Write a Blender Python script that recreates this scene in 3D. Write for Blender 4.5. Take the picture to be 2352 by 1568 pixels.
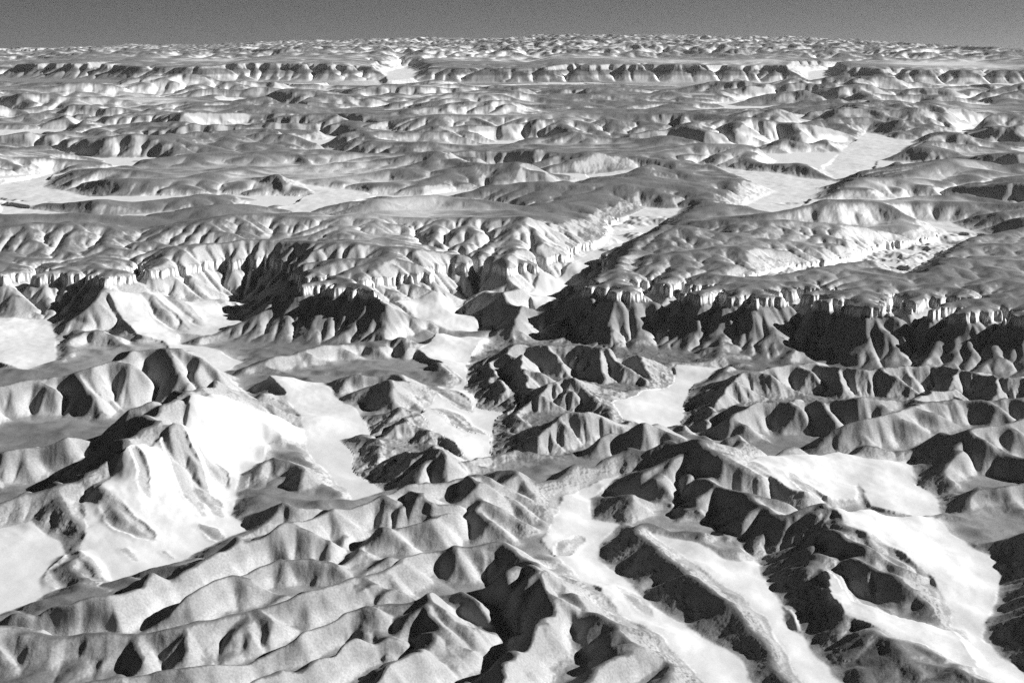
import bpy, math, heapq, time
import numpy as np
R = math.radians
T0 = time.time()
rng = np.random.default_rng(7)

# ------------------------------------------------------------------ camera, sky, sun, exposure
sc = bpy.context.scene
for o in list(bpy.data.objects): bpy.data.objects.remove(o)
CAMH = 1500.0; PITCH = R(11.3); HFOV = R(35.0); EARTH = 6371000.0
cam_d = bpy.data.cameras.new('camera'); cam = bpy.data.objects.new('camera', cam_d)
sc.collection.objects.link(cam); sc.camera = cam
cam_d.sensor_width = 36; cam_d.sensor_fit = 'HORIZONTAL'; cam_d.lens = 18 / math.tan(HFOV / 2)
cam_d.clip_start = 5; cam_d.clip_end = 400000
cam.location = (0, 0, CAMH); cam.rotation_euler = (R(90) - PITCH, 0, 0)

SUN_EL, SUN_AZ = R(27.0), R(11.0)          # azimuth measured from +X towards +Y
SKY_STRENGTH, SUN_STRENGTH, EXPOSURE = 0.05, 5.0, 1.2
w = bpy.data.worlds.new('World'); sc.world = w; w.use_nodes = True
nt = w.node_tree; nt.nodes.clear()
def N(tree, kind, **kw):
    n = tree.nodes.new(kind)
    for k, v in kw.items():
        if k.startswith('i_'): n.inputs[int(k[2:])].default_value = v
        else: setattr(n, k, v)
    return n
tc = N(nt, 'ShaderNodeTexCoord'); mp = N(nt, 'ShaderNodeVectorMath', operation='ADD'); mp.inputs[1].default_value = (0, 0, 0.0225)
sky = N(nt, 'ShaderNodeTexSky', sky_type='NISHITA'); sky.sun_disc = False
sky.sun_elevation = SUN_EL; sky.sun_rotation = R(90) - SUN_AZ
sky.altitude = 1500; sky.air_density = 1.0; sky.dust_density = 6.0; sky.ozone_density = 1.0
sep = N(nt, 'ShaderNodeSeparateColor'); bg = N(nt, 'ShaderNodeBackground'); bg.inputs[1].default_value = SKY_STRENGTH
out = N(nt, 'ShaderNodeOutputWorld')
nt.links.new(tc.outputs['Generated'], mp.inputs[0]); nt.links.new(mp.outputs[0], sky.inputs[0])
nt.links.new(sky.outputs[0], sep.inputs[0]); filt = N(nt, 'ShaderNodeMath', operation='MULTIPLY'); sx = N(nt, 'ShaderNodeSeparateXYZ'); nt.links.new(tc.outputs['Generated'], sx.inputs[0])
a1 = N(nt, 'ShaderNodeMath', operation='ADD'); a1.inputs[1].default_value = 0.022; nt.links.new(sx.outputs[2], a1.inputs[0])
a2 = N(nt, 'ShaderNodeMath', operation='MULTIPLY'); a2.inputs[1].default_value = -1 / 0.016; nt.links.new(a1.outputs[0], a2.inputs[0])
a3 = N(nt, 'ShaderNodeMath', operation='EXPONENT'); nt.links.new(a2.outputs[0], a3.inputs[0])
a4 = N(nt, 'ShaderNodeMath', operation='MULTIPLY_ADD', use_clamp=True); a4.inputs[1].default_value = 0.85; a4.inputs[2].default_value = 0.07; nt.links.new(a3.outputs[0], a4.inputs[0])
nt.links.new(a4.outputs[0], filt.inputs[1])      # deep red filter over black and white film
nt.links.new(sep.outputs[0], filt.inputs[0]); nt.links.new(filt.outputs[0], bg.inputs[0]); nt.links.new(bg.outputs[0], out.inputs[0])

sun_d = bpy.data.lights.new('sun', 'SUN'); sun_d.energy = SUN_STRENGTH; sun_d.angle = R(0.5); sun_d.color = (1, 1, 1)
sun = bpy.data.objects.new('sun', sun_d); sc.collection.objects.link(sun)
sd = np.array([math.cos(SUN_AZ) * math.cos(SUN_EL), math.sin(SUN_AZ) * math.cos(SUN_EL), math.sin(SUN_EL)])
from mathutils import Vector
sun.rotation_euler = Vector(sd).to_track_quat('Z', 'Y').to_euler(); sun.location = (3000, 0, 4000)
sc.view_settings.view_transform = 'Standard'; sc.view_settings.look = 'None'
sc.view_settings.exposure = EXPOSURE; sc.view_settings.gamma = 1
sc.cycles.use_denoising = False
sc.cycles.max_bounces = 3; sc.cycles.diffuse_bounces = 1; sc.cycles.volume_bounces = 0
sc.cycles.sample_clamp_indirect = 2

# ------------------------------------------------------------------ where a point of the view meets the land
FPX = 1176 / math.tan(HFOV / 2)
def unp(x, y, z=0.0):
    a, b = (x - 1176) / FPX, (784 - y) / FPX
    dy = math.cos(PITCH) + b * math.sin(PITCH); dz = -math.sin(PITCH) + b * math.cos(PITCH)
    t = 1000.0
    for _ in range(30):
        d2 = (t * dy) ** 2 + (t * a) ** 2
        t = (CAMH - (z - d2 / (2 * EARTH))) / (-dz)
    return np.array([t * a, t * dy])

# ------------------------------------------------------------------ noise
def _hash(ix, iy, seed):
    h = (ix.astype(np.int64) * 374761393 + iy.astype(np.int64) * 668265263 + seed * 2147483647) & 0xffffffff
    h = ((h ^ (h >> 13)) * 1274126177) & 0xffffffff
    return ((h ^ (h >> 16)) & 0xffffff)
_ANG = np.stack([np.cos(np.arange(256) * 2 * np.pi / 256), np.sin(np.arange(256) * 2 * np.pi / 256)]).astype(np.float32)
def perlin(x, y, seed=0):
    fx, fy = np.floor(x), np.floor(y); ix, iy = fx.astype(np.int64), fy.astype(np.int64)
    u, v = (x - fx).astype(np.float32), (y - fy).astype(np.float32)
    su, sv = u * u * u * (u * (u * 6 - 15) + 10), v * v * v * (v * (v * 6 - 15) + 10)
    def g(dx, dy):
        k = _hash(ix + dx, iy + dy, seed) & 255
        return _ANG[0][k] * (u - dx) + _ANG[1][k] * (v - dy)
    a = g(0, 0) * (1 - su) + g(1, 0) * su; b = g(0, 1) * (1 - su) + g(1, 1) * su
    return (a * (1 - sv) + b * sv) * 1.5
def fbm(x, y, seed=0, oc=4, gain=0.5):
    s = 0; a = 1; t = 0
    for k in range(oc):
        s = s + a * perlin(x * 2 ** k + 17.3 * k, y * 2 ** k - 9.1 * k, seed + k); t += a; a *= gain
    return s / t
def ridged(x, y, seed=0, oc=3):
    s = 0; a = 1; t = 0
    for k in range(oc):
        s = s + a * (1 - 2 * np.abs(perlin(x * 2 ** k + 31.7 * k, y * 2 ** k + 5.3 * k, seed + k))); t += a; a *= 0.5
    return s / t
def sstep(a, b, x):
    t = np.clip((x - a) / (b - a), 0, 1); return t * t * (3 - 2 * t)

# ------------------------------------------------------------------ the lie of the land, traced ridge by ridge
# ridge: (half width in metres, [(x, y, crest height) ...]); light pans and channels: [(x, y, z) ...]
RIDGES = [
 # foreground
 (260, [(-120,1470,90),(0,1425,110),(130,1362,130),(250,1342,130),(400,1296,140),(530,1232,140),(700,1180,150),(830,1135,150),(960,1098,160),(1090,1068,170),(1200,1098,150),(1290,1130,120)]),
 (200, [(300,1420,80),(470,1325,120),(600,1262,120),(760,1262,110),(860,1190,130),(1000,1165,140),(1110,1165,110)]),
 (230, [(-120,1470,60),(0,1450,90),(300,1440,90),(500,1412,100),(700,1350,130),(800,1302,130),(900,1268,140),(1000,1232,140),(1095,1242,130),(1150,1290,90)]),
 (200, [(-100,1600,70),(200,1545,80),(380,1525,90),(560,1488,100),(650,1452,120),(740,1395,130),(860,1352,130),(960,1340,130),(1030,1390,110),(1090,1450,90)]),
 (170, [(460,1600,90),(600,1520,110),(740,1490,120),(800,1440,130),(870,1430,110),(900,1450,90)]),
 (170, [(700,1650,90),(870,1560,110),(960,1478,130),(1040,1500,90),(1110,1560,70)]),
 (170, [(1000,1660,80),(1130,1570,120),(1180,1500,110),(1240,1420,100),(1290,1400,110)]),
 (230, [(930,1300,100),(1050,1250,150),(1160,1240,160),(1245,1285,150),(1320,1330,140),(1400,1378,130),(1480,1440,130),(1560,1500,120),(1640,1560,110),(1740,1640,100)]),
 (150, [(1200,1290,140),(1130,1340,120),(1070,1370,70)]),
 (170, [(1245,1285,150),(1290,1400,120),(1300,1460,70)]),
 (190, [(1480,1440,130),(1400,1500,120),(1330,1560,100),(1200,1650,90)]),
 (170, [(1340,1170,60),(1400,1205,120),(1490,1180,150),(1560,1200,150),(1640,1270,150),(1700,1330,140),(1760,1385,130),(1800,1450,120),(1850,1530,110),(1950,1640,100)]),
 (150, [(1640,1270,150),(1560,1330,130),(1500,1370,80)]),
 (200, [(1380,1130,70),(1450,1105,140),(1560,1072,150),(1640,1100,150),(1700,1105,170),(1790,1180,150),(1890,1146,190),(1960,1200,170),(2040,1250,140),(2130,1320,60)]),
 (170, [(1890,1146,190),(1840,1195,165),(1829,1238,150),(1800,1262,130),(1732,1298,50)]),
 (150, [(1829,1238,150),(1815,1300,130),(1811,1350,120),(1900,1372,115),(2009,1400,110),(2060,1438,105),(2130,1462,100),(2211,1490,90),(2290,1530,80),(2400,1600,70)]),
 (150, [(1811,1350,120),(1850,1380,110),(1908,1447,95),(1890,1519,60)]),
 (150, [(2009,1400,110),(2040,1460,100),(2100,1530,80),(2150,1600,60)]),
 (130, [(1925,1300,90),(1951,1274,130),(2045,1303,130),(2081,1328,120),(2140,1370,95),(2195,1410,50)]),
 (130, [(1894,1146,190),(1901,1198,175),(1948,1227,165),(2020,1256,140),(2080,1285,120),(2145,1318,70)]),
 (260, [(2460,1180,150),(2400,1260,180),(2360,1310,150),(2340,1400,160),(2380,1480,170),(2500,1560,160)]),
 (170, [(1150,1070,100),(1250,1078,130),(1350,1040,160),(1440,1005,180),(1560,990,180),(1690,978,230),(1790,1000,180),(1900,1000,160),(2010,1012,150),(2100,985,150),(2220,975,150),(2352,955,160),(2500,940,160)]),
 (120, [(1690,978,230),(1720,1040,180),(1740,1100,120)]),
 (150, [(2080,1110,60),(2150,1050,140),(2240,1010,150),(2352,1040,140),(2460,1060,140)]),
 (150, [(2140,1180,60),(2230,1115,120),(2352,1100,140),(2480,1090,140)]),
 (130, [(1980,1105,60),(2040,1110,90),(2100,1165,60)]),
 (95, [(635,1233,130),(690,1270,110),(740,1310,70)]),
 (95, [(700,1350,130),(760,1345,120),(830,1332,110),(915,1353,50)]),
 (100, [(850,1276,135),(900,1290,110),(935,1328,60)]),
 (110, [(750,1416,125),(830,1425,115),(915,1452,55)]),
 (100, [(760,1430,120),(800,1480,100),(760,1560,60)]),
 (100, [(965,1351,130),(1000,1391,120),(1035,1430,100),(1075,1503,50)]),
 (70, [(970,1428,95),(1025,1456,85),(1070,1508,45)]),
 (80, [(940,1476,130),(900,1510,100),(850,1566,50)]),
 (80, [(940,1476,130),(1000,1497,90),(1048,1512,50)]),
 (90, [(300,1440,90),(330,1490,70),(350,1530,30)]),
 (90, [(420,1430,95),(440,1475,75),(480,1510,35)]),
 (90, [(560,1400,105),(590,1440,85),(610,1470,45)]),
 (90, [(150,1362,125),(160,1400,90),(120,1440,30)]),
 (90, [(440,1285,140),(470,1320,110)]),
 (100, [(960,1098,160),(1000,1140,130),(1060,1160,100)]),
 (120, [(1090,1068,170),(1120,1110,140),(1100,1160,110)]),
 # left middle
 (220, [(-120,1180,90),(0,1140,110),(110,1105,130),(225,1078,160),(300,985,210),(345,955,220),(400,890,240),(490,862,240),(560,856,230),(620,885,190),(640,920,140)]),
 (160, [(140,1090,120),(190,1140,110),(240,1200,60)]),
 (150, [(250,975,130),(290,930,200),(345,898,240),(400,915,200)]),
 (200, [(-120,900,130),(0,885,140),(120,855,160),(220,835,190),(310,790,230),(350,783,240),(430,795,220),(500,850,140)]),
 (160, [(-100,1060,90),(60,1020,130),(150,985,170),(220,1010,110)]),
 (120, [(600,1080,50),(620,1040,80),(720,1060,90),(800,1080,50)]),
 (120, [(540,1190,40),(600,1145,90),(660,1130,100),(700,1170,60)]),
 (200, [(610,900,90),(720,860,130),(820,835,150),(920,850,150),(1000,880,110),(1040,920,60)]),
 (170, [(560,840,90),(680,800,130),(820,775,140),(930,765,150),(1000,790,110)]),
 (190, [(830,960,80),(900,915,130),(960,905,140),(1040,940,120),(1110,1000,60)]),
 (190, [(790,1070,80),(860,1015,130),(920,1003,150),(1010,1010,140),(1100,1060,70)]),
 (150, [(690,970,70),(740,940,120),(820,980,110),(860,1040,60)]),
 (150, [(420,790,60),(520,750,90),(650,740,90)]),
 # rugged middle blocks
 (220, [(1060,900,60),(1095,800,130),(1200,775,150),(1320,778,150),(1430,790,150),(1540,800,140),(1620,830,90)]),
 (170, [(1200,800,140),(1180,880,100),(1120,960,70)]),
 (180, [(1200,900,90),(1300,850,140),(1400,860,140),(1500,900,120),(1540,960,60)]),
 (200, [(1140,1030,70),(1200,960,130),(1290,930,150),(1400,935,150),(1480,960,140),(1540,995,80)]),
 (170, [(1565,980,60),(1600,880,130),(1700,840,150),(1850,822,150),(2000,835,150),(2150,825,150),(2300,850,150),(2450,860,150)]),
 (180, [(1640,970,80),(1740,910,140),(1860,900,150),(1980,910,150),(2100,900,150),(2200,880,140)]),
 (170, [(1900,985,100),(2020,950,140),(2150,905,150),(2352,900,160),(2500,890,160)]),
 # feet of the great escarpment
 (140, [(1270,780,60),(1380,740,110),(1460,700,160)]),
 (170, [(1650,830,70),(1660,770,130),(1690,720,200)]),
 (170, [(1800,820,70),(1850,760,140),(1890,710,220)]),
 (200, [(2100,850,70),(2150,790,160),(2180,735,230)]),
 (200, [(1090,760,50),(1130,715,120),(1178,668,235),(1230,700,150),(1290,760,60)]),
 (170, [(900,760,80),(905,720,150),(900,680,235)]),
 (170, [(120,830,60),(150,770,120),(190,712,235),(250,760,120),(310,800,60)]),
 (150, [(80,700,110),(160,690,160),(225,655,240),(300,690,120)]),
 # on the upland behind it
 (330, [(250,640,300),(400,620,330),(540,583,400),(640,600,370),(730,620,330),(900,650,300)]),
 (300, [(700,600,330),(860,590,370),(960,600,360),(1100,615,330)]),
 (420, [(-100,545,330),(60,515,380),(200,512,380),(320,520,350),(480,500,390),(620,490,400),(850,490,400),(1000,495,390),(1180,512,350),(1330,525,320)]),
 (350, [(420,565,330),(600,550,370),(800,555,370),(1000,575,340),(1180,590,320)]),
 (330, [(1560,515,330),(1680,497,380),(1800,505,370),(1950,515,350),(2100,540,320)]),
 (380, [(1780,490,340),(1900,462,400),(2020,455,400),(2130,470,380),(2220,490,330)]),
 (330, [(1480,590,320),(1640,570,360),(1800,575,350),(1950,590,320)]),
 (330, [(1700,660,310),(1850,625,370),(1950,620,370),(2050,640,320)]),
 (380, [(2060,650,300),(2150,580,330),(2250,560,360),(2400,570,370)]),
 (300, [(2120,650,330),(2250,625,370),(2400,620,380)]),
 (450, [(200,480,330),(330,465,370),(500,470,370),(640,470,330)]),
 (450, [(720,465,330),(850,455,370),(1000,445,360),(1150,465,330)]),
 (400, [(1180,430,310),(1330,418,350),(1480,415,370),(1650,430,350),(1750,450,310)]),
 (450, [(100,400,320),(250,370,370),(420,355,380),(560,350,390),(750,350,390),(950,350,390),(1150,360,370),(1350,385,330)]),
 (300, [(600,430,300),(640,395,400),(700,425,310)]),
 (380, [(350,425,310),(480,395,370),(560,385,370),(620,420,320)]),
 (420, [(750,410,330),(900,385,380),(1050,395,370),(1200,400,330)]),
 (520, [(1450,345,350),(1600,325,420),(1750,330,420),(1880,345,400),(1980,385,320)]),
 (520, [(2050,420,330),(2150,370,430),(2300,350,450),(2450,340,450)]),
 (600, [(2100,450,340),(2250,420,400),(2400,410,420)]),
 (850, [(700,300,380),(880,268,450),(1000,262,500),(1200,262,500),(1400,258,520),(1600,258,530),(1760,272,520),(1880,280,500),(1960,310,430),(2010,345,330)]),
 (600, [(1060,320,340),(1180,290,450),(1330,262,500)]),
 (600, [(1480,335,340),(1560,295,460),(1640,262,520)]),
 (600, [(1720,340,340),(1760,300,450),(1790,275,510)]),
 (500, [(2000,360,330),(2060,320,450),(2100,300,470),(2200,300,450)]),
 (500, [(2130,300,420),(2250,280,480),(2400,275,500)]),
 (600, [(100,320,330),(200,295,400),(300,270,440),(430,255,460),(600,250,460),(760,258,430),(900,280,350)]),
 (500, [(130,300,340),(170,270,420),(215,250,440)]),
 (700, [(-100,245,400),(100,235,430),(300,222,440),(500,222,430),(700,235,400)]),
]
PANS = [
 [(440,905,215),(520,880,220),(590,920,150),(660,950,90),(702,975,50),(690,1000,45),(625,1020,30),(598,1062,20),(552,1090,10),(548,1140,5),(528,1185,0),(560,1218,0),(480,1258,0),(400,1296,0),(250,1338,0),(215,1328,5),(185,1270,20),(195,1210,45),(180,1160,60),(230,1110,110),(290,1020,190),(400,970,200)],
 [(-120,1240,30),(0,1215,30),(70,1195,40),(130,1240,20),(160,1290,10),(120,1312,5),(135,1350,0),(60,1388,0),(0,1412,0),(-120,1440,0)],
 [(1300,1135,60),(1380,1100,60),(1425,1092,60),(1352,1145,30),(1362,1192,15),(1425,1205,20),(1375,1250,5),(1378,1285,0),(1430,1325,0),(1470,1370,0),(1550,1425,0),(1640,1475,0),(1700,1510,0),(1735,1570,0),(1800,1640,0),(1700,1640,0),(1620,1560,20),(1500,1450,40),(1380,1350,50),(1290,1290,40),(1240,1235,50),(1270,1180,50)],
 [(1500,1225,50),(1600,1250,50),(1700,1290,25),(1738,1290,5),(1745,1325,0),(1790,1390,0),(1832,1440,0),(1880,1510,0),(1930,1572,0),(1980,1640,0),(1900,1640,0),(1830,1560,15),(1800,1480,20),(1760,1420,20),(1710,1370,30),(1600,1300,50)],
 [(1910,1168,175),(1965,1172,130),(2090,1180,70),(2150,1190,40),(2190,1225,30),(2240,1260,20),(2290,1300,10),(2300,1340,0),(2275,1400,0),(2255,1465,0),(2300,1510,0),(2352,1545,0),(2500,1640,0),(2400,1620,10),(2240,1540,40),(2190,1460,20),(2190,1400,30),(2140,1320,60),(2060,1265,110),(1970,1215,160)],
 [(1900,1300,100),(1960,1380,80),(2100,1430,50),(2190,1450,20),(2240,1530,30),(2100,1480,60),(1990,1430,80),(1900,1370,100)],
 [(1745,1045,140),(1830,1045,110),(1930,1036,80),(2000,1050,60),(2090,1062,30),(2098,1112,20),(2150,1140,10),(2165,1185,15),(2130,1188,20),(1990,1165,40),(1965,1105,50),(1960,1145,60),(1850,1128,115),(1765,1095,140),(1715,1062,150)],
 [(1000,765,80),(1060,775,50),(1115,775,30),(1078,830,15),(1068,890,5),(1095,935,0),(1150,948,0),(1138,985,0),(1135,1050,0),(1090,1062,5),(1020,1010,50),(960,950,40),(1010,900,40),(1060,870,20),(1010,830,50),(960,800,60)],
 [(1560,838,30),(1665,842,20),(1595,880,0),(1568,930,0),(1560,985,0),(1500,985,10),(1440,965,30),(1400,925,40),(1470,900,20),(1535,890,5)],
 [(620,860,90),(740,880,60),(800,930,30),(840,960,20),(860,1000,0),(780,1010,10),(830,1090,0),(880,1130,10),(800,1150,10),(770,1100,5),(700,1040,10),(700,960,50)],
 [(250,668,190),(330,672,160),(480,690,90),(552,692,60),(545,722,40),(560,742,40),(480,772,30),(405,765,30),(420,790,20),(560,832,20),(500,862,20),(430,845,40),(370,782,40),(330,770,60),(290,740,90)],
 [(905,690,150),(1000,670,170),(1120,668,150),(1150,680,130),(1080,700,60),(1062,730,40),(1115,765,30),(1040,760,50),(960,735,80)],
 [(-100,720,120),(0,730,80),(110,735,60),(120,780,40),(130,830,30),(60,850,30),(0,830,50),(-100,830,60)],
 [(1480,478,240),(1560,480,245),(1500,540,215),(1425,572,200),(1370,600,190),(1335,640,150),(1310,665,90),(1300,700,50),(1240,740,40),(1210,690,110),(1200,655,190),(1245,622,200),(1310,600,205),(1400,550,210),(1405,515,225)],
 [(2190,512,240),(2285,553,225),(2190,570,215),(2130,602,205),(2075,655,200),(2055,632,205),(2000,622,205),(1800,640,215),(1700,648,220),(1820,618,215),(1960,600,215),(2020,572,215),(2150,552,225),(2170,532,235),(2120,510,240)],
 [(620,490,270),(720,440,280),(700,425,300),(800,435,280),(870,450,270),(760,480,260),(700,495,260)],
 [(1340,405,250),(1470,388,265),(1560,395,265),(1430,412,250),(1370,428,245)],
 [(1600,378,270),(1750,395,265),(1900,415,250),(1970,432,250),(1880,432,240),(1860,468,235),(1790,500,230),(1700,480,240),(1780,440,240),(1680,400,255)],
 [(-120,300,260),(0,300,260),(150,298,260),(110,325,245),(0,350,240),(-120,352,240)],
 [(-120,425,240),(0,425,240),(125,398,255),(100,430,245),(220,455,240),(150,475,235),(0,470,235),(-120,470,235)],
 [(1890,385,260),(1990,305,290),(2020,310,290),(2100,330,300),(2020,370,270),(1990,410,250),(1920,415,245)],
 [(0,470,240),(200,500,240),(450,485,250),(600,488,250),(300,515,240),(0,510,240)],
 [(890,165,380),(930,155,400),(955,165,400),(950,182,360),(890,185,350)],
 [(1855,165,380),(1900,160,400),(1895,185,350),(1855,190,350)],
]
CHANNELS = [
 [(-120,1490,5),(0,1475,8),(300,1465,15),(480,1438,25),(680,1378,40),(800,1328,55),(900,1290,70),(985,1255,90)],
 [(310,1450,18),(400,1400,20),(500,1350,30),(610,1295,45),(760,1292,55),(870,1215,70),(980,1185,90)],
 [(-60,1620,0),(200,1572,10),(380,1550,20),(560,1513,30),(660,1478,45),(750,1420,60),(860,1380,70),(930,1365,80)],
 [(420,1650,0),(600,1548,20),(740,1514,35),(800,1466,50),(870,1460,60)],
 [(640,1660,0),(760,1590,10),(860,1540,20),(930,1500,40),(905,1480,60)],
 [(1000,1650,0),(1080,1572,5),(1140,1510,12),(1170,1440,25),(1140,1385,50),(1080,1340,70)],
 [(2189,1447,15),(2100,1425,35),(2009,1380,50),(1930,1360,65),(1912,1314,85),(1908,1260,110)],
 [(1230,1650,0),(1285,1565,10),(1335,1510,25),(1325,1440,55)],
 [(1380,1660,0),(1440,1580,15),(1500,1510,50)],
 [(1060,1110,60),(900,1160,30),(760,1195,20),(560,1240,5)],
 [(1400,1140,20),(1520,1135,60),(1640,1150,90)],
 [(1740,1300,5),(1690,1240,40),(1640,1190,70)],
 [(1145,1050,2),(1230,1050,20),(1340,1020,40),(1480,1000,40)],
 [(1560,985,2),(1640,1000,40),(1740,1010,60)],
 [(2100,1110,20),(2090,1050,60),(2000,1030,90)],
 [(2290,1300,5),(2240,1240,50),(2300,1180,70)],
 [(1665,842,20),(1760,850,40),(1900,845,60),(2060,850,70)],
 [(1135,960,5),(1200,930,40),(1180,880,60),(1140,830,80)],
 [(1560,930,5),(1500,880,40),(1440,830,60)],
 [(860,1000,5),(900,960,50),(960,935,70)],
 [(700,1000,45),(800,890,70),(900,880,80)],
]
RIBS = [     # low dark swells and fins standing on the pale slopes: height, half width, line
 (22, 22, [(345,1045),(395,1085),(432,1135),(455,1170)]), (20, 20, [(405,1075),(450,1105),(470,1140),(500,1165)]), (12, 26, [(463,1075),(500,1100),(520,1110)]),
 (9, 22, [(300,1000),(330,1050),(345,1100)]), (10, 18, [(320,1000),(370,1060),(400,1110)]), (12, 16, [(310,1128),(335,1140),(350,1165)]), (10, 15, [(375,1245),(395,1255)]),
 (50, 40, [(175,1262),(185,1300),(212,1335)]), (40, 30, [(170,1262),(150,1290),(140,1320)]), (14, 18, [(280,1250),(300,1265)]), (12, 18, [(455,1190),(480,1195),(510,1215)]),
 (26, 40, [(230,1175),(290,1205),(350,1225)]), (14, 22, [(480,1135),(500,1145)]),
 (16, 24, [(1735,1110),(1765,1125)]), (14, 26, [(1815,1118),(1865,1145),(1900,1158)]), (16, 26, [(2010,1280),(2080,1320),(2140,1370)]),
 (14, 24, [(1330,1215),(1300,1240),(1285,1262)]), (14, 24, [(1420,1330),(1460,1350),(1500,1385)]), (12, 20, [(2200,1420),(2230,1470)]),
 (16, 40, [(1000,880),(1040,900),(1080,925)]), (18, 40, [(1010,930),(1060,960),(1120,975)]), (20, 45, [(340,715),(400,725),(460,750)]), (16, 40, [(460,690),(520,712),(540,725)]),
 (20, 40, [(330,730),(380,745),(430,760)]),
]
RIM = [(-400,655),(-100,650),(60,648),(130,660),(220,655),(300,640),(420,640),(480,648),(600,657),(760,664),(900,678),(940,655),(1050,650),(1140,655),(1180,664),(1230,650),(1330,660),(1400,676),(1500,672),(1600,682),(1750,690),(1850,688),(1980,710),(2100,713),(2250,728),(2352,733),(2700,745)]
RIM2 = [(-400,150),(0,148),(250,150),(420,153),(600,152.5),(760,153.5),(900,152),(960,153),(1150,153.5),(1350,153),(1400,152.5),(1620,153.5),(1740,154),(1880,154.5),(2000,156),(2200,158),(2352,158),(2700,160)]
RUGGED = [[(1040,780),(1300,770),(1640,810),(1580,900),(2352,860),(2352,960),(1700,970),(1400,1010),(1100,1080),(780,1080),(850,940),(1050,930)]]

Z1, Z2, ZC = 235.0, 570.0, 200.0
rim1 = np.array([unp(x, y, Z1) for x, y in RIM]); rim2 = np.array([unp(x, y, Z2) for x, y in RIM2])
rim1 = rim1[np.argsort(rim1[:, 0])]; rim2 = rim2[np.argsort(rim2[:, 0])]
CAP = 34.0
def near_right(p): return np.mean([q[1] for q in p]) > 1030 and np.mean([q[0] for q in p]) > 1300
def low(x, y, z):      # height of the land before the caprock bed is added
    p = unp(x, y, z)
    return np.array([*p, z if p[1] < np.interp(p[0], rim1[:, 0], rim1[:, 1]) - 150 else z - CAP if z > 234 else min(z, 197.0)])
RW = []
for W, pts in RIDGES:
    if 660 < np.mean([p[1] for p in pts]) < 800: pts = [(x, y, h * 0.74) for x, y, h in pts]
    if np.mean([p[1] for p in pts]) > 1180 and np.mean([p[0] for p in pts]) < 1300: pts = [(x, y, h * 0.9) for x, y, h in pts]; W = W * (0.62 if W > 150 else 1)
    ym = np.mean([p[1] for p in pts])
    if near_right(pts): pts = [(x, y, h * 0.7) for x, y, h in pts]
    if 480 < ym < 660: pts = [(x, y, 240 + (h - 240) * np.interp(ym, [480, 560, 600, 640], [1.0, 0.85, 0.55, 0.3])) for x, y, h in pts]
    RW.append((W, np.array([low(x, y, h) for x, y, h in pts])))
# side spurs leave every crest alternately left and right
SPURS = []
for W, P in RW:
    if W <= 200 and 6300 < P[:, 1].mean() < 8600 and P[:, 2].max() > 160: continue      # smooth talus below the rim
    if 7000 < P[:, 1].mean() < 10800 and 290 < W < 450: continue      # low smooth swells behind the rim
    seg = np.hypot(np.diff(P[:, 0]), np.diff(P[:, 1])); L = seg.sum(); cs = np.concatenate([[0], np.cumsum(seg)])
    u = rng.uniform(0.2, 0.6) * W; side = 1
    while u < L:
        k = min(np.searchsorted(cs, u, side='right') - 1, len(seg) - 1); f = (u - cs[k]) / seg[k]
        p = P[k] + f * (P[k + 1] - P[k]); dirv = (P[k + 1, :2] - P[k, :2]) / seg[k]; side = -side
        an = rng.uniform(0.85, 1.35) * side; c, sn = math.cos(an), math.sin(an)
        sgn = 1 if rng.random() < 0.5 else -1
        dv = np.array([dirv[0] * c - dirv[1] * sn, dirv[0] * sn + dirv[1] * c]); perp = np.array([-dv[1], dv[0]])
        ln = W * rng.uniform(0.8, 1.35); bend = rng.uniform(-0.25, 0.25) * ln; h = p[2]; fl_ = max(0.2 * h, h - (0.42 if W < 280 else 0.33) * ln, 262 if 8800 < p[1] < 33000 and h > 262 else 0)
        Q_ = [[p[0], p[1], h - 3], [*(p[:2] + dv * ln * 0.5 + perp * bend * 0.5), h - (h - fl_) * rng.uniform(0.14, 0.34)], [*(p[:2] + dv * ln + perp * bend), fl_]]
        SPURS.append((W, np.array(Q_))); u += W * (rng.uniform(0.3, 0.75) if W > 165 else rng.uniform(0.8, 1.5))
print(len(SPURS), 'spurs')
PW = []
for pts in PANS:
    P = np.array([low(x, y, z * (0.7 if near_right(pts) else 1)) for x, y, z in pts])
    PW.append(P)
CW = [np.array([[*unp(x, y, z), z * 0.6] for x, y, z in p]) for p in CHANNELS]
BW = [(a, b, np.array([unp(x, y, 40) for x, y in p])) for a, b, p in RIBS]
RUGW = [np.array([unp(x, y, 50) for x, y in p]) for p in RUGGED]

def seg_dist(X, Y, P, closed=False, vals=None):
    """distance to a polyline and the value carried along it"""
    best = np.full(X.shape, 1e12, np.float32); val = np.zeros(X.shape, np.float32)
    n = len(P); rngk = range(n if closed else n - 1)
    for k in rngk:
        a, b = P[k], P[(k + 1) % n]; dx, dy = b[0] - a[0], b[1] - a[1]; L = dx * dx + dy * dy + 1e-9
        t = np.clip(((X - a[0]) * dx + (Y - a[1]) * dy) / L, 0, 1)
        d = (X - a[0] - t * dx) ** 2 + (Y - a[1] - t * dy) ** 2
        m = d < best; best = np.where(m, d, best)
        if vals is not None: val = np.where(m, vals[k] + t * (vals[(k + 1) % n] - vals[k]), val)
    return np.sqrt(best), val
def inside(X, Y, P):
    c = np.zeros(X.shape, bool); n = len(P)
    for k in range(n):
        a, b = P[k], P[(k + 1) % n]
        if a[1] == b[1]: continue
        m = ((a[1] > Y) != (b[1] > Y)) & (X < (b[0] - a[0]) * (Y - a[1]) / (b[1] - a[1]) + a[0]); c ^= m
    return c

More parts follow.
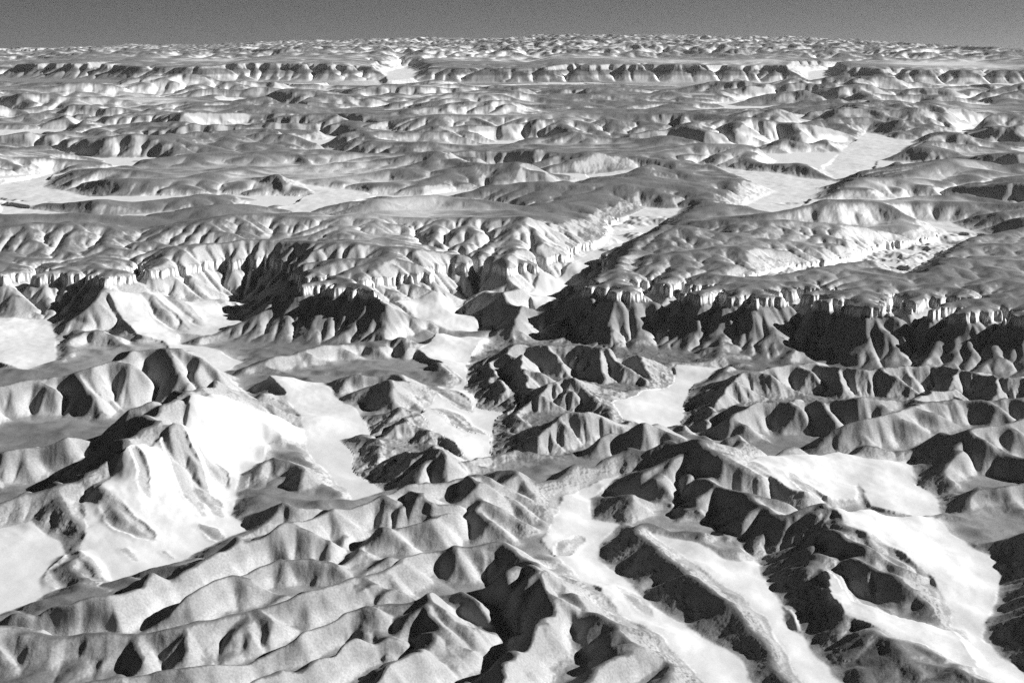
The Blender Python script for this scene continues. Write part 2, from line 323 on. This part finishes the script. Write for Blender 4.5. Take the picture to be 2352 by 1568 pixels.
def authored(X, Y):
    """target surface, pan mask + pan height (pan index 0 = none), ruggedness"""
    D = np.sqrt(X * X + Y * Y)
    sc_ = np.interp(D, [3000, 9000, 20000, 36000, 70000], [1, 1.6, 2.6, 4.2, 5.0])      # broader forms farther out
    wx = X + 60 * fbm(X / 420, Y / 420, 11) + 22 * fbm(X / 120, Y / 120, 13, 3)
    wy = Y + 60 * fbm(X / 420, Y / 420, 12) + 22 * fbm(X / 120, Y / 120, 14, 3)
    # base: basin, escarpment, upland, second escarpment, far upland
    s1 = wy - np.interp(wx, rim1[:, 0], rim1[:, 1]) + 45 * fbm(X / 260, Y / 900, 21, 3)
    far = Y > 25000
    t1 = np.clip(1 + s1 / 520, 0, 1)
    base = 185 * (0.25 * t1 + 0.75 * t1 ** 2.1) + 30 * sstep(-45, 25, s1)
    hw = 22 + 0 * t1
    quiet = 1 - 0.85 * sstep(-560, -330, s1) * (1 - sstep(60, 420, s1))
    base = base + quiet * (hw * (0.9 * ridged(X / 620 , Y / 620, 31, 3) + 0.5) * np.where(s1 > 0, 0.5, 1) + 16 * ridged(wx / 270, wy / 270, 33, 2) * np.where(s1 > 0, 0.3, 1))
    mid = sstep(350, 1500, s1) * np.interp(Y, [9000, 14000, 22000, 26000], [0.6, 0.72, 0.72, 1.0])
    s2 = (Y + 260 * fbm(X / 1500, Y / 1500, 23, 4) + 1500 * fbm(X / 5200, Y / 9000, 24, 2)) - np.interp(X, rim2[:, 0], rim2[:, 1])
    mid = mid * (1 - 0.85 * sstep(-6500, -3500, s2) * (1 - sstep(300, 2500, s2)))
    g2 = np.interp(Y, [9000, 20000, 33000, 40000], [1, 1.5, 1.6, .6])
    lowf = sstep(-0.45, 0.55, fbm(X / 3600, Y / 3000, 45, 2))
    base = base + mid * 70 * ridged(wx / 5200, wy / 2300, 47, 2) + mid * (0.3 + 1.1 * lowf) * g2 * (35 + 118 * ridged(wx / 3600, wy / 1150, 41, 2) + 42 * ridged(wx / 900, wy / 700, 48, 2) + 26 * ridged(wx / 330, wy / 420, 43, 2) + 25 * fbm(X / 4000, Y / 4000, 42, 2))
    t2 = np.clip(1 + s2 / 800, 0, 1)
    k2 = sstep(-0.22, 0.12, fbm(X / 4300, X * 0 + 0.37, 26, 2) + 0.25 * sstep(-0.16, -0.05, X / D) - 0.12); vz = 110 * fbm(X / 5200, Y / 14000, 25, 3)
    base = base * (1 - sstep(-6000, -3000, s2)) + sstep(-6000, -3000, s2) * (base * 0.2 + 190) + np.where(s2 > -800, (vz * t2 + 255 * t2) * (1 - k2) + k2 * (vz * t2 + 215 * (0.25 * t2 + 0.75 * t2 ** 2) + 40 * sstep(-60, 60, s2)), 0)
    side = np.interp(X / D, [-0.35, -0.28, -0.1, 0.03, 0.14, 0.24, 0.31, 0.36], [0.15, 0.25, 0.75, 1.0, 1.0, 0.65, 0.15, 0.0])
    base = base - sstep(42000, 56000, D) * (1 - side) * 400 + sstep(42000, 68000, D) * side * 170 + sstep(39000, 44000, D) * (230 + 150 * side) * (ridged(X / 800, Y / 1000, 51, 4) + 0.4 * ridged(X / 2600, Y / 3000, 52, 2))
    # ridges
    T = base.astype(np.float32)
    for W, P in RW:
        m = (X > P[:, 0].min() - 2.2 * W) & (X < P[:, 0].max() + 2.2 * W) & (Y > P[:, 1].min() - 2.2 * W) & (Y < P[:, 1].max() + 2.2 * W)
        if not m.any(): continue
        i = np.where(m.any(1))[0]; j = np.where(m.any(0))[0]; sl = (slice(i[0], i[-1] + 1), slice(j[0], j[-1] + 1))
        amp = 1.1 if P[:, 1].mean() < 5200 else 0.5
        xx = X[sl] + (wx[sl] - X[sl]) * amp; yy = Y[sl] + (wy[sl] - Y[sl]) * amp
        d, h = seg_dist(xx, yy, P[:, :2], vals=P[:, 2])
        h = h + (20 if W < 280 else 20) * perlin(X[sl] / (W * 1.1), Y[sl] / (W * 1.1), 63)
        sp = 1 + 0.55 * perlin(X[sl] / (W * 0.9), Y[sl] / (W * 0.9), 61) + 0.25 * perlin(X[sl] / (W * 0.4), Y[sl] / (W * 0.4), 62)
        q = d / (W * np.clip(sp, 0.45, 1.7))
        r0 = 0.08 if P[:, 1].mean() < 7000 else 0.14
        q = q / (0.66 if P[:, 1].mean() < 8000 else 1.0)
        prof = (np.sqrt(1 + r0 ** 2) - np.sqrt(q * q + r0 ** 2)) / (np.sqrt(1 + r0 ** 2) - r0)
        prof = np.where(prof > 0, np.abs(prof) ** 1.15, prof)
        cand = h - (1 - prof) * np.maximum(h - np.minimum(base[sl], h * 0.9 - 20), 50)
        k = 10.0
        a, b = T[sl], cand.astype(np.float32)
        hh = np.clip(0.5 + 0.5 * (b - a) / k, 0, 1)
        T[sl] = a * (1 - hh) + b * hh + k * hh * (1 - hh) * 0.5
    for W, P in SPURS:
        M = 0.7 * W
        m0 = (P[:, 0].min() - M, P[:, 0].max() + M, P[:, 1].min() - M, P[:, 1].max() + M)
        i0, i1 = np.searchsorted(Y[:, 0], [m0[2], m0[3]]); j0, j1 = np.searchsorted(X[0], [m0[0], m0[1]])
        if i1 - i0 < 2 or j1 - j0 < 2: continue
        sl = (slice(i0, i1), slice(j0, j1))
        xx = X[sl] + (wx[sl] - X[sl]) * 0.3; yy = Y[sl] + (wy[sl] - Y[sl]) * 0.3
        d, h = seg_dist(xx, yy, P[:, :2], vals=P[:, 2]); r0 = 0.035 * W
        cand = (h - 0.82 * (np.sqrt(d * d + r0 * r0) - r0)).astype(np.float32); a = T[sl]; k = 5.0
        hh = np.clip(0.5 + 0.5 * (cand - a) / k, 0, 1); T[sl] = a * (1 - hh) + cand * hh + k * hh * (1 - hh) * 0.5
    # talus keeps below the caprock, the upland stays above it
    near1 = (s1 > -600) & (s1 < 0); T = np.where(near1, np.minimum(T, base + 10 + 26 * (1 - t1) * 2), T)
    T = np.where((s1 >= 0) & (s1 < 900), np.maximum(T, ZC + 6), T).astype(np.float32)
    # narrow gullies between the ridges
    chn = np.zeros(X.shape, bool); cell = abs(float(X[0, 1] - X[0, 0]))
    for P in CW:
        m = (X > P[:, 0].min() - 260) & (X < P[:, 0].max() + 260) & (Y > P[:, 1].min() - 260) & (Y < P[:, 1].max() + 260)
        if not m.any(): continue
        i = np.where(m.any(1))[0]; j = np.where(m.any(0))[0]; sl = (slice(i[0], i[-1] + 1), slice(j[0], j[-1] + 1))
        d, z = seg_dist(wx[sl], wy[sl], P[:, :2], vals=P[:, 2])
        T[sl] = np.minimum(T[sl], z + 0.5 * np.maximum(d - cell, 0) + 0.02 * d * d); chn[sl] |= d < 0.75 * cell
    # pans
    pan = np.zeros(X.shape, np.int16); pz = np.full(X.shape, 200.0, np.float32)
    px_ = X + sc_ * (13 * fbm(X / (140 * sc_), Y / (140 * sc_), 71, 4) * 2); py_ = Y + sc_ * (13 * fbm(X / (140 * sc_), Y / (140 * sc_), 72, 4) * 2)
    for n, P in enumerate(PW):
        M = 420 * (P[:, 1].mean() / 6000 + .3)
        m = (X > P[:, 0].min() - M) & (X < P[:, 0].max() + M) & (Y > P[:, 1].min() - M) & (Y < P[:, 1].max() + M)
        if not m.any(): continue
        i = np.where(m.any(1))[0]; j = np.where(m.any(0))[0]; sl = (slice(i[0], i[-1] + 1), slice(j[0], j[-1] + 1))
        xx, yy = px_[sl], py_[sl]
        d, ze = seg_dist(xx, yy, P[:, :2], True, P[:, 2]); ins = inside(xx, yy, P)
        # smooth inner surface: inverse distance weights of the outline heights
        wsum = 0; zs = 0
        for k in range(len(P)):
            ww = 1.0 / ((xx - P[k, 0]) ** 2 + (yy - P[k, 1]) ** 2 + 900.0) ** 1.25
            wsum = wsum + ww; zs = zs + ww * P[k, 2]
        zi = zs / wsum
        sd_ = np.where(ins, -d, d)
        zi = zi + (8.0 * fbm(X[sl] / 260, Y[sl] / 260, 75, 4) + 2.5 * ridged(X[sl] / 110, Y[sl] / 110, 76, 3)) * np.clip(zi / 60, 0.25, 1)
        lim = zi + np.maximum(sd_, 0) * 0.56
        T[sl] = np.where(ins, zi, np.maximum(np.minimum(T[sl], lim), zi - 3 - np.maximum(sd_, 0) * 0.5))
        pan[sl] = np.where(ins, n + 1, pan[sl]); pz[sl] = np.minimum(pz[sl], np.clip(sd_, -200, 200))
    for hgt, wd, P in BW:
        m0 = (P[:, 0].min() - 3 * wd, P[:, 0].max() + 3 * wd, P[:, 1].min() - 3 * wd, P[:, 1].max() + 3 * wd)
        i0, i1 = np.searchsorted(Y[:, 0], [m0[2], m0[3]]); j0, j1 = np.searchsorted(X[0], [m0[0], m0[1]])
        if i1 - i0 < 2 or j1 - j0 < 2: continue
        sl = (slice(i0, i1), slice(j0, j1)); d, tt = seg_dist(px_[sl], py_[sl], P, vals=np.sin(np.linspace(0.35, np.pi - 0.2, len(P))))
        bump = tt * np.clip(1 - d / (1.7 * wd), 0, 1) ** 1.4
        T[sl] += hgt * bump * (pan[sl] > 0); pz[sl] = np.maximum(pz[sl], np.where(bump > 0.12, np.minimum(60, (bump - 0.12) * 24), pz[sl])); pan[sl] = np.where(bump > 0.15, 0, pan[sl])
    # winding pale valleys of the upland
    vn = np.abs(perlin(wx / 3300, wy / 2700, 201) + 0.25 * perlin(wx / 900, wy / 900, 202) + 0.05 * perlin(wx / 250, wy / 250, 203))
    sv = (vn - 0.06 - 0.03 * perlin(X / 5000, Y / 5000, 204)) * 2400 + (1 - sstep(9800, 10800, Y) * (1 - sstep(31500, 33500, Y))) * 3000
    fz = np.interp(Y, [9600, 33000], [222, 300]) + 12 * perlin(X / 3000, Y / 3000, 205)
    lowT = T < fz + 260
    sv = np.where(lowT, sv, np.maximum(sv, 150)); free = (pan == 0) & (Y > 9600)
    T = np.where(free, np.where(sv < 0, fz, np.minimum(T, fz + np.maximum(sv, 0) * 0.5)), T).astype(np.float32)
    pan = np.where(free & (sv < 0), 90, pan).astype(np.int16); pz = np.where(free, np.minimum(pz, np.clip(sv, -200, 200)), pz).astype(np.float32)
    rug = np.zeros(X.shape, np.float32)
    for P in RUGW:
        d, _ = seg_dist(wx, wy, P, True); ins = inside(wx, wy, P); rug = np.maximum(rug, np.clip(0.5 + np.where(ins, d, -d) / 150, 0, 1))
    rug = np.maximum(rug, sstep(39000, 44000, D) * 0.8)
    return T, pan, pz, rug, chn

# ------------------------------------------------------------------ running water and creep carve the traced land
NB = [(-1, -1), (-1, 0), (-1, 1), (0, -1), (0, 1), (1, -1), (1, 0), (1, 1)]
def flood(h, fixed):
    ny, nx = h.shape; H = h.ravel().tolist(); done = bytearray(ny * nx); heap = []
    fx = fixed.ravel(); 
    for i in np.where(fx)[0].tolist(): done[i] = 1
    # seeds: fixed cells which touch a free one
    fr = ~fixed; near = np.zeros_like(fixed)
    near[1:] |= fr[:-1]; near[:-1] |= fr[1:]; near[:, 1:] |= fr[:, :-1]; near[:, :-1] |= fr[:, 1:]
    for i in np.where((near & fixed).ravel())[0].tolist(): heap.append((H[i], i))
    heapq.heapify(heap); pop, push = heapq.heappop, heapq.heappush
    offs = [dy * nx + dx for dy, dx in NB]; tot = ny * nx
    while heap:
        z, i = pop(heap)
        for o in offs:
            j = i + o
            if 0 <= j < tot and not done[j]:
                done[j] = 1
                if H[j] <= z: H[j] = z + 0.02
                push(heap, (H[j], j))
    return np.array(H, np.float32).reshape(ny, nx)

def route(h, fixed, dx):
    ny, nx = h.shape; best = np.zeros_like(h); rec = np.arange(ny * nx).reshape(ny, nx); dist = np.full(h.shape, dx, np.float32)
    idx = rec.copy()
    for dy, dxx in NB:
        L = dx * math.hypot(dy, dxx)
        ys, yd = slice(max(dy, 0), ny + min(dy, 0)), slice(max(-dy, 0), ny + min(-dy, 0))
        xs, xd = slice(max(dxx, 0), nx + min(dxx, 0)), slice(max(-dxx, 0), nx + min(-dxx, 0))
        s = (h[yd, xd] - h[ys, xs]) / L
        m = s > best[yd, xd]
        best[yd, xd] = np.where(m, s, best[yd, xd]); rec[yd, xd] = np.where(m, idx[ys, xs], rec[yd, xd]); dist[yd, xd] = np.where(m, L, dist[yd, xd])
    rec = np.where(fixed, idx, rec).ravel(); dist = dist.ravel()
    # depth below the outlet by pointer doubling
    depth = (rec != np.arange(rec.size)).astype(np.int32); p = rec.copy()
    for _ in range(16):
        depth = depth + depth[p]; pn = p[p]
        if np.array_equal(pn, p): break
        p = pn
    order = np.argsort(depth, kind='stable'); dd = depth[order]; mx = int(dd[-1])
    bounds = np.searchsorted(dd, np.arange(mx + 2))
    return rec, dist, order, bounds, mx

def evolve(h, T, fixed, dx, n, K, rest, D, m=0.5, flood_every=4, A0=0.0):
    hf = h.ravel()
    for it in range(n):
        if flood_every and it % flood_every == 0: h = flood(h, fixed)
        rec, dist, order, bounds, mx = route(h, fixed, dx)
        A = np.full(h.size, dx * dx, np.float32)
        lv = [order[bounds[k]:bounds[k + 1]] for k in range(mx + 1)]
        for k in range(mx, 0, -1): np.add.at(A, rec[lv[k]], A[lv[k]])
        F = np.ravel(K) * np.maximum(A - A0, 0) ** m / dist
        hf = h.ravel().copy()
        for k in range(1, mx + 1):
            i = lv[k]; r = hf[rec[i]]; hn = (hf[i] + F[i] * r) / (1 + F[i]); hf[i] = np.where(r < hf[i], hn, hf[i])
        h2 = hf.reshape(h.shape)
        # creep
        for _ in range(2):
            lap = np.zeros_like(h2)
            lap[1:-1, 1:-1] = h2[2:, 1:-1] + h2[:-2, 1:-1] + h2[1:-1, 2:] + h2[1:-1, :-2] - 4 * h2[1:-1, 1:-1]
            h2 = h2 + lap * D
        h2 = h2 + rest * (T - h2)
        h = np.where(fixed, T, h2).astype(np.float32)
    return h, A.reshape(h.shape)

def upsample(a, shape):
    ny, nx = shape; y = np.linspace(0, a.shape[0] - 1, ny); x = np.linspace(0, a.shape[1] - 1, nx)
    return cubic(a, *np.meshgrid(x, y))
def cubic(a, gx, gy, linear=False):
    ny, nx = a.shape; ix = np.clip(np.floor(gx).astype(np.int64), 0, nx - 2); iy = np.clip(np.floor(gy).astype(np.int64), 0, ny - 2)
    u = (gx - ix).astype(np.float32); v = (gy - iy).astype(np.float32)
    if linear:
        return (a[iy, ix] * (1 - u) + a[iy, ix + 1] * u) * (1 - v) + (a[iy + 1, ix] * (1 - u) + a[iy + 1, ix + 1] * u) * v
    def wts(t): return [(1 - t) ** 3 / 6 * .6 + .4 * (-.5 * t + t * t - .5 * t ** 3), (3 * t ** 3 - 6 * t * t + 4) / 6 * .6 + .4 * (1 - 2.5 * t * t + 1.5 * t ** 3),
                        (-3 * t ** 3 + 3 * t * t + 3 * t + 1) / 6 * .6 + .4 * (.5 * t + 2 * t * t - 1.5 * t ** 3), t ** 3 / 6 * .6 + .4 * (-.5 * t * t + .5 * t ** 3)]
    wx_, wy_ = wts(u), wts(v); out = np.zeros(gx.shape, np.float32)
    for j in range(4):
        yy = np.clip(iy + j - 1, 0, ny - 1); row = 0
        for i in range(4): row = row + wx_[i] * a[yy, np.clip(ix + i - 1, 0, nx - 1)]
        out += wy_[j] * row
    return out

class Tile:
    def __init__(s, y0, y1, hw, dx, K, noise, cr):
        s.y0, s.dx, s.x0 = y0, dx, -hw
        nx, ny = int(2 * hw / dx) // 4 * 4 + 1, int((y1 - y0) / dx) // 4 * 4 + 1
        h = None
        for lev, (f, n) in enumerate([(4, 26), (2, 12), (1, 5)]):
            mx_, my_ = (nx - 1) // f + 1, (ny - 1) // f + 1; d = dx * f
            X, Y = np.meshgrid(-hw + np.arange(mx_) * d, y0 + np.arange(my_) * d)
            T, pan, pz, rug, chn = authored(X, Y)
            T = T + (noise * fbm(X / (dx * 22), Y / (dx * 22), 81, 4) + (9 * fbm(X / 85, Y / 85, 82, 3) if y0 < 5000 else 0)) * (pan == 0) * ~chn
            fixed = (pan > 0) | chn; fixed[0] = fixed[-1] = True; fixed[:, 0] = fixed[:, -1] = True
            h = T.copy() if h is None else upsample(h, T.shape)
            h = np.where(fixed, T, h)
            Dc = np.clip((cr if f == 1 else cr * .45 if f == 2 else cr * .15) * (1 - 0.75 * rug), 0, 0.22)
            h, A = evolve(h, T, fixed, d, n, K * (1 + 0.8 * rug), (0.10, 0.10, 0.08)[lev], Dc, flood_every=(4, 6, 5)[lev])
        s.h, s.A, s.pan, s.pz, s.rug = h, A, pan, pz, rug
        print('tile', y0, T.shape, 'range', h.min(), h.max(), round(time.time() - T0, 1), flush=True)
    def g(s, X, Y): return (X - s.x0) / s.dx, (Y - s.y0) / s.dx

Q = 1.0
tiles = [Tile(2750, 9700, 4350, 7 * Q, 0.10, 12, 0.06), Tile(9000, 21000, 9500, 15 * Q, 0.10, 16, 0.07), Tile(20000, 37000, 16600, 28 * Q, 0.10, 22, 0.05), Tile(35500, 78000, 33000, 56 * Q, 0.08, 50, 0.02)]
BL = [(9200, 9600), (20300, 20900), (35900, 36900)]

# ------------------------------------------------------------------ one sheet, finer near and coarser far, from the carved land
def tpi(t, n):
    h = t.h.astype(np.float64); c = np.cumsum(np.cumsum(np.pad(h, ((n + 1, n), (n + 1, n)), 'edge'), 0), 1); m = 2 * n + 1
    return (t.h - (c[m:, m:] - c[:-m, m:] - c[m:, :-m] + c[:-m, :-m]) / (m * m)).astype(np.float32)
NTH = int(1760 / Q); th = np.linspace(-R(23.4), R(23.8), NTH)
r = 3000.0; rs = []
while r < 77000: rs.append(r); r += max(4.2, 0.00125 * r) * Q
rs = np.array(rs); NR = len(rs)
TH, RR = np.meshgrid(th, rs)
X = (RR * np.sin(TH)); Y = (RR * np.cos(TH))
H = np.zeros(X.shape, np.float32); PAN = np.zeros(X.shape, np.int16); RUG = np.zeros(X.shape, np.float32)
lo = [0] + [b[0] for b in BL]; hi = [b[1] for b in BL] + [1e9]
AA = np.zeros(X.shape, np.float32); PD = np.zeros(X.shape, np.float32); TP = np.zeros(X.shape, np.float32)
for k, t in enumerate(tiles):
    wgt = np.ones(X.shape, np.float32)
    if k > 0: wgt *= sstep(BL[k - 1][0], BL[k - 1][1], Y)
    if k < 3: wgt *= 1 - sstep(BL[k][0], BL[k][1], Y)
    rows = np.where((wgt > 0).any(1))[0]; sl = slice(rows[0], rows[-1] + 1)
    gx, gy = t.g(X[sl], Y[sl])
    H[sl] += wgt[sl] * cubic(t.h, gx, gy)
    RUG[sl] += wgt[sl] * cubic(t.rug, gx, gy, True)
    TP[sl] += wgt[sl] * cubic(tpi(t, max(2, int([90, 120, 170, 230][k] / t.dx))), gx, gy, True)
    PD[sl] += wgt[sl] * cubic(t.pz, gx, gy, True)
    AA[sl] += wgt[sl] * cubic(np.log10(t.A), gx, gy, True)
    pm = t.pan[np.clip(np.round(gy).astype(int), 0, t.pan.shape[0] - 1), np.clip(np.round(gx).astype(int), 0, t.pan.shape[1] - 1)]
    PAN[sl] = np.where(wgt[sl] >= 0.5, pm, PAN[sl])
def grad(Hh):
    gr = np.gradient(Hh, rs, axis=0); gt = np.gradient(Hh, th, axis=1) / RR; return np.hypot(gr, gt)
SL = grad(H); notpan = (PAN == 0)
# caprock: beds of hard pale rock stand as cliffs wherever the slopes cut them
sc_ = np.interp(RR, [3000, 9000, 20000, 36000, 70000], [1, 1.5, 2.6, 4.2, 6.0])
fl = (10 * fbm(X / 24, Y / 70, 91, 2) + 9 * fbm(X / 52, Y / 90, 87, 2) + 9 * fbm(X / 75, Y / 90, 94, 3)) * (RR < 16000) + 6 * fbm(X / (70 * sc_), Y / (70 * sc_), 92, 3)
fl = fl * sstep(0, 30, PD)
steep = sstep(0.18, 0.38, SL)
def bed(zc, hc, wdt, mask): 
    return hc * mask * np.clip(0.5 + (H - zc - fl) / wdt, 0, 1)
k2f = sstep(-0.22, 0.12, fbm(X / 4300, X * 0 + 0.37, 26, 2) + 0.25 * sstep(-0.16, -0.05, X / RR) - 0.12); vzf = 110 * fbm(X / 5200, Y / 14000, 25, 3)
slow = 10 * fbm(X / 3000, Y / 3000, 93, 2)
s1f = Y - np.interp(X, rim1[:, 0], rim1[:, 1])
upl = sstep(-460, -330, s1f)
cap1 = np.clip(0.5 + (H - ZC - fl) / 5.0, 0, 1) * upl
cap2 = np.clip(0.5 + (H - (452 + vzf) - fl * 2) / 16.0, 0, 1) * sstep(30500, 31500, RR)
cliffm = ((cap1 > 0.03) & (cap1 < 0.97) & (SL > 0.2)) | ((cap2 > 0.03) & (cap2 < 0.97) & (SL > 0.15) & (k2f > 0.4))
H = H + (CAP * cap1 + (25 + 65 * k2f) * cap2) 
# rock roughness
bank = sstep(110, 45, PD) * sstep(8, 30, PD) * sstep(0.3, 0.55, SL) * notpan
rough = sstep(8500, 10500, RR) * 2.2 * sc_ * ridged(X / (52 * sc_), Y / (70 * sc_), 86, 3) * notpan * (0.35 + 0.65 * steep) + bank * 1.8 * (ridged(X / 19, Y / 19, 88, 3) + 0.5 * perlin(X / 60, Y / 60, 89)) * (RR < 12000) + RUG * 3.8 * ridged(X / (38 * sc_), Y / (38 * sc_), 95, 3) * notpan + 1.3 * sc_ * fbm(X / (26 * sc_), Y / (26 * sc_), 96, 3) * notpan * (0.3 + steep)
H = H + rough
SL2 = grad(H)
H = H - (RR ** 2) / (2 * EARTH)
print('sheet', H.shape, round(time.time() - T0, 1), flush=True)

# albedo: pale silt on pans and channel floors, darker varnished hills, pale cliff rock
pale = 0.0 + 0.0 * H
tone = 0.5 + 0.5 * fbm(X / (160 * sc_), Y / (160 * sc_), 97, 4)
big = fbm(X / (900 * sc_), Y / (900 * sc_), 98, 2)
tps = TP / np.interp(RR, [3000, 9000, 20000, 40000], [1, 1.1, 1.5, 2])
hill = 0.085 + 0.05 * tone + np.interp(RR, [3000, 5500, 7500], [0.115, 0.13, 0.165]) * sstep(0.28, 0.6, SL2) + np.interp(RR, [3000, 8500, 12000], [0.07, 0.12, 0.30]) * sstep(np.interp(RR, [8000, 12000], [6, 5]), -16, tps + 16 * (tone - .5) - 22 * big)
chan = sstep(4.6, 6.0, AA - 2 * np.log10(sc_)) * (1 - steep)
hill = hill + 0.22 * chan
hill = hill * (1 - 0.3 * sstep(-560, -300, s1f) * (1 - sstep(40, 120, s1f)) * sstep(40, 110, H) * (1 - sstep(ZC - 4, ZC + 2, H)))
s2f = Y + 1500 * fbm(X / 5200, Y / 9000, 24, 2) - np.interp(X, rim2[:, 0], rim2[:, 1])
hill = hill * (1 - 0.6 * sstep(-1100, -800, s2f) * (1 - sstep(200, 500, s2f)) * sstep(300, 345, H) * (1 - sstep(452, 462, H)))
hill = hill + 0.10 * sstep(45, 5, PD + 50 * (tone - 0.5)) * sstep(0.75, 0.3, SL2)
upfar = sstep(15000, 40000, RR) * 0.05
pm_ = 1 - sstep(-2, 6, PD)
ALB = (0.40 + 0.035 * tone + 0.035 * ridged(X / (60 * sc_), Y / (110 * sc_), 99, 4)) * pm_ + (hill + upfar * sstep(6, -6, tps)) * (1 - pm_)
ALB = np.where(cliffm & notpan, np.where(RR > 25000, 0.30, 0.6), ALB)

# ------------------------------------------------------------------ materials
def ground_mat(name, scale=1.0, bump=0.6, grain=0.25):
    m = bpy.data.materials.new(name); m.use_nodes = True; t = m.node_tree; t.nodes.clear()
    o = N(t, 'ShaderNodeOutputMaterial'); b = N(t, 'ShaderNodeBsdfPrincipled'); b.inputs['Roughness'].default_value = 1.0; b.inputs['Specular IOR Level'].default_value = 0.0
    at = N(t, 'ShaderNodeAttribute', attribute_name='soil'); tcx = N(t, 'ShaderNodeTexCoord')
    n1 = N(t, 'ShaderNodeTexNoise'); n1.inputs['Scale'].default_value = 0.16 / scale; n1.inputs['Detail'].default_value = 3; n1.inputs['Roughness'].default_value = 0.8
    t.links.new(tcx.outputs['Object'], n1.inputs['Vector'])
    mr = N(t, 'ShaderNodeMapRange'); mr.inputs[1].default_value = 0.25; mr.inputs[2].default_value = 0.75; mr.inputs[3].default_value = 1 - grain; mr.inputs[4].default_value = 1 + grain
    mu = N(t, 'ShaderNodeMath', operation='MULTIPLY')
    t.links.new(n1.outputs[0], mr.inputs[0]); t.links.new(mr.outputs[0], mu.inputs[0]); t.links.new(at.outputs['Fac'], mu.inputs[1]); t.links.new(mu.outputs[0], b.inputs['Base Color'])
    bp = N(t, 'ShaderNodeBump'); bp.inputs['Strength'].default_value = bump; bp.inputs['Distance'].default_value = 1.2 * scale
    t.links.new(n1.outputs[0], bp.inputs['Height']); t.links.new(bp.outputs[0], b.inputs['Normal']); t.links.new(b.outputs[0], o.inputs[0])
    return m
M_hill = ground_mat('hill_soil', 1, 0.6, 0.30); M_pan = ground_mat('pale_silt', 1, 0.25, 0.10)
M_cliff = ground_mat('cliff_rock', 1, 1.0, 0.35); M_far = ground_mat('far_rock', 6, 0.6, 0.2)

# ------------------------------------------------------------------ cut the sheet into its named kinds of land
co = np.stack([X, Y, H], -1).reshape(-1, 3).astype(np.float32)
a = np.arange((NR - 1) * (NTH - 1)); ii, jj = a // (NTH - 1), a % (NTH - 1)
v0 = ii * NTH + jj
quads = np.stack([v0, v0 + 1, v0 + NTH + 1, v0 + NTH], 1)
pf = PAN[:-1, :-1].ravel(); cf = (cliffm & notpan)[:-1, :-1].ravel(); rf = RR[:-1, :-1].ravel()
kind = np.where(pf > 0, pf, np.where(rf > 41000, 200, np.where(cf & (rf < 20000), 100, np.where(cf & (rf > 30000), 101, 0))))
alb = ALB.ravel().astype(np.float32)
# vertex normals of the whole sheet, kept by every piece
P3 = co.reshape(NR, NTH, 3)
dr = np.gradient(P3, axis=0); dt = np.gradient(P3, axis=1); nrm = np.cross(dt, dr).reshape(-1, 3); nrm /= np.linalg.norm(nrm, axis=1)[:, None] + 1e-9
def piece(name, mask, mat, label, kind_='structure'):
    q = quads[mask]
    if not len(q): return
    used = np.unique(q); remap = np.zeros(len(co), np.int32); remap[used] = np.arange(len(used)); q2 = remap[q]
    me = bpy.data.meshes.new(name); me.vertices.add(len(used)); me.vertices.foreach_set('co', co[used].ravel())
    me.loops.add(q2.size); me.loops.foreach_set('vertex_index', q2.ravel().astype(np.int32))
    me.polygons.add(len(q2)); me.polygons.foreach_set('loop_start', (np.arange(len(q2)) * 4).astype(np.int32)); me.polygons.foreach_set('loop_total', np.full(len(q2), 4, np.int32))
    me.update(calc_edges=True)
    me.polygons.foreach_set('use_smooth', np.ones(len(q2), bool))
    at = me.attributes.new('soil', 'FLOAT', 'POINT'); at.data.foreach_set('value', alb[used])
    me.normals_split_custom_set_from_vertices(nrm[used])
    me.materials.append(mat)
    o = bpy.data.objects.new(name, me); sc.collection.objects.link(o); o['kind'] = kind_; o['label'] = label
    return o
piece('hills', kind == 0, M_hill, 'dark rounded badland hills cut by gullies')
piece('distant_mountains', kind == 200, M_far, 'rugged mountain upland along the horizon')
piece('escarpment_cliff', kind == 100, M_cliff, 'pale fluted cliff band above dark talus slopes')
piece('far_escarpment_cliff', kind == 101, M_cliff, 'far band of pale cliffs below the mountains')
near = np.isin(kind, np.arange(1, 100))
for n in list(range(1, len(PANS) + 1)) + [90]:
    if n == 90: lab = 'narrow pale valley floors winding between the upland hills'
    else:
        cx, cy = np.mean([p[0] for p in PANS[n - 1]]), np.mean([p[1] for p in PANS[n - 1]])
        lab = 'smooth pale silt wash, %s part of the view, %s' % ('left' if cx < 784 else 'middle' if cx < 1568 else 'right', 'near the camera' if cy > 1000 else 'at the foot of the escarpment' if cy > 640 else 'on the upland beyond the escarpment')
    piece('dry_wash', kind == n, M_pan, lab)
print('built', round(time.time() - T0, 1), flush=True)

# ------------------------------------------------------------------ haze
HAZE = True
if HAZE:
    x0, x1, y0, y1, z0, z1 = -35000, 35000, -300, 79000, -1400, 2600
    me = bpy.data.meshes.new('haze')
    me.from_pydata([(x, y, z) for x in (x0, x1) for y in (y0, y1) for z in (z0, z1)], [], [(0, 1, 3, 2), (4, 6, 7, 5), (0, 4, 5, 1), (2, 3, 7, 6), (0, 2, 6, 4), (1, 5, 7, 3)])
    hz = bpy.data.objects.new('haze', me); sc.collection.objects.link(hz); hz['kind'] = 'stuff'; hz['label'] = 'thin pale air over the desert'
    m = bpy.data.materials.new('haze_air'); m.use_nodes = True; t = m.node_tree; t.nodes.clear()
    o = N(t, 'ShaderNodeOutputMaterial'); v = N(t, 'ShaderNodeVolumePrincipled'); v.inputs['Color'].default_value = (0.9, 0.9, 0.9, 1); v.inputs['Density'].default_value = 1.7e-6; v.inputs['Anisotropy'].default_value = 0.2
    t.links.new(v.outputs[0], o.inputs['Volume']); me.materials.append(m)
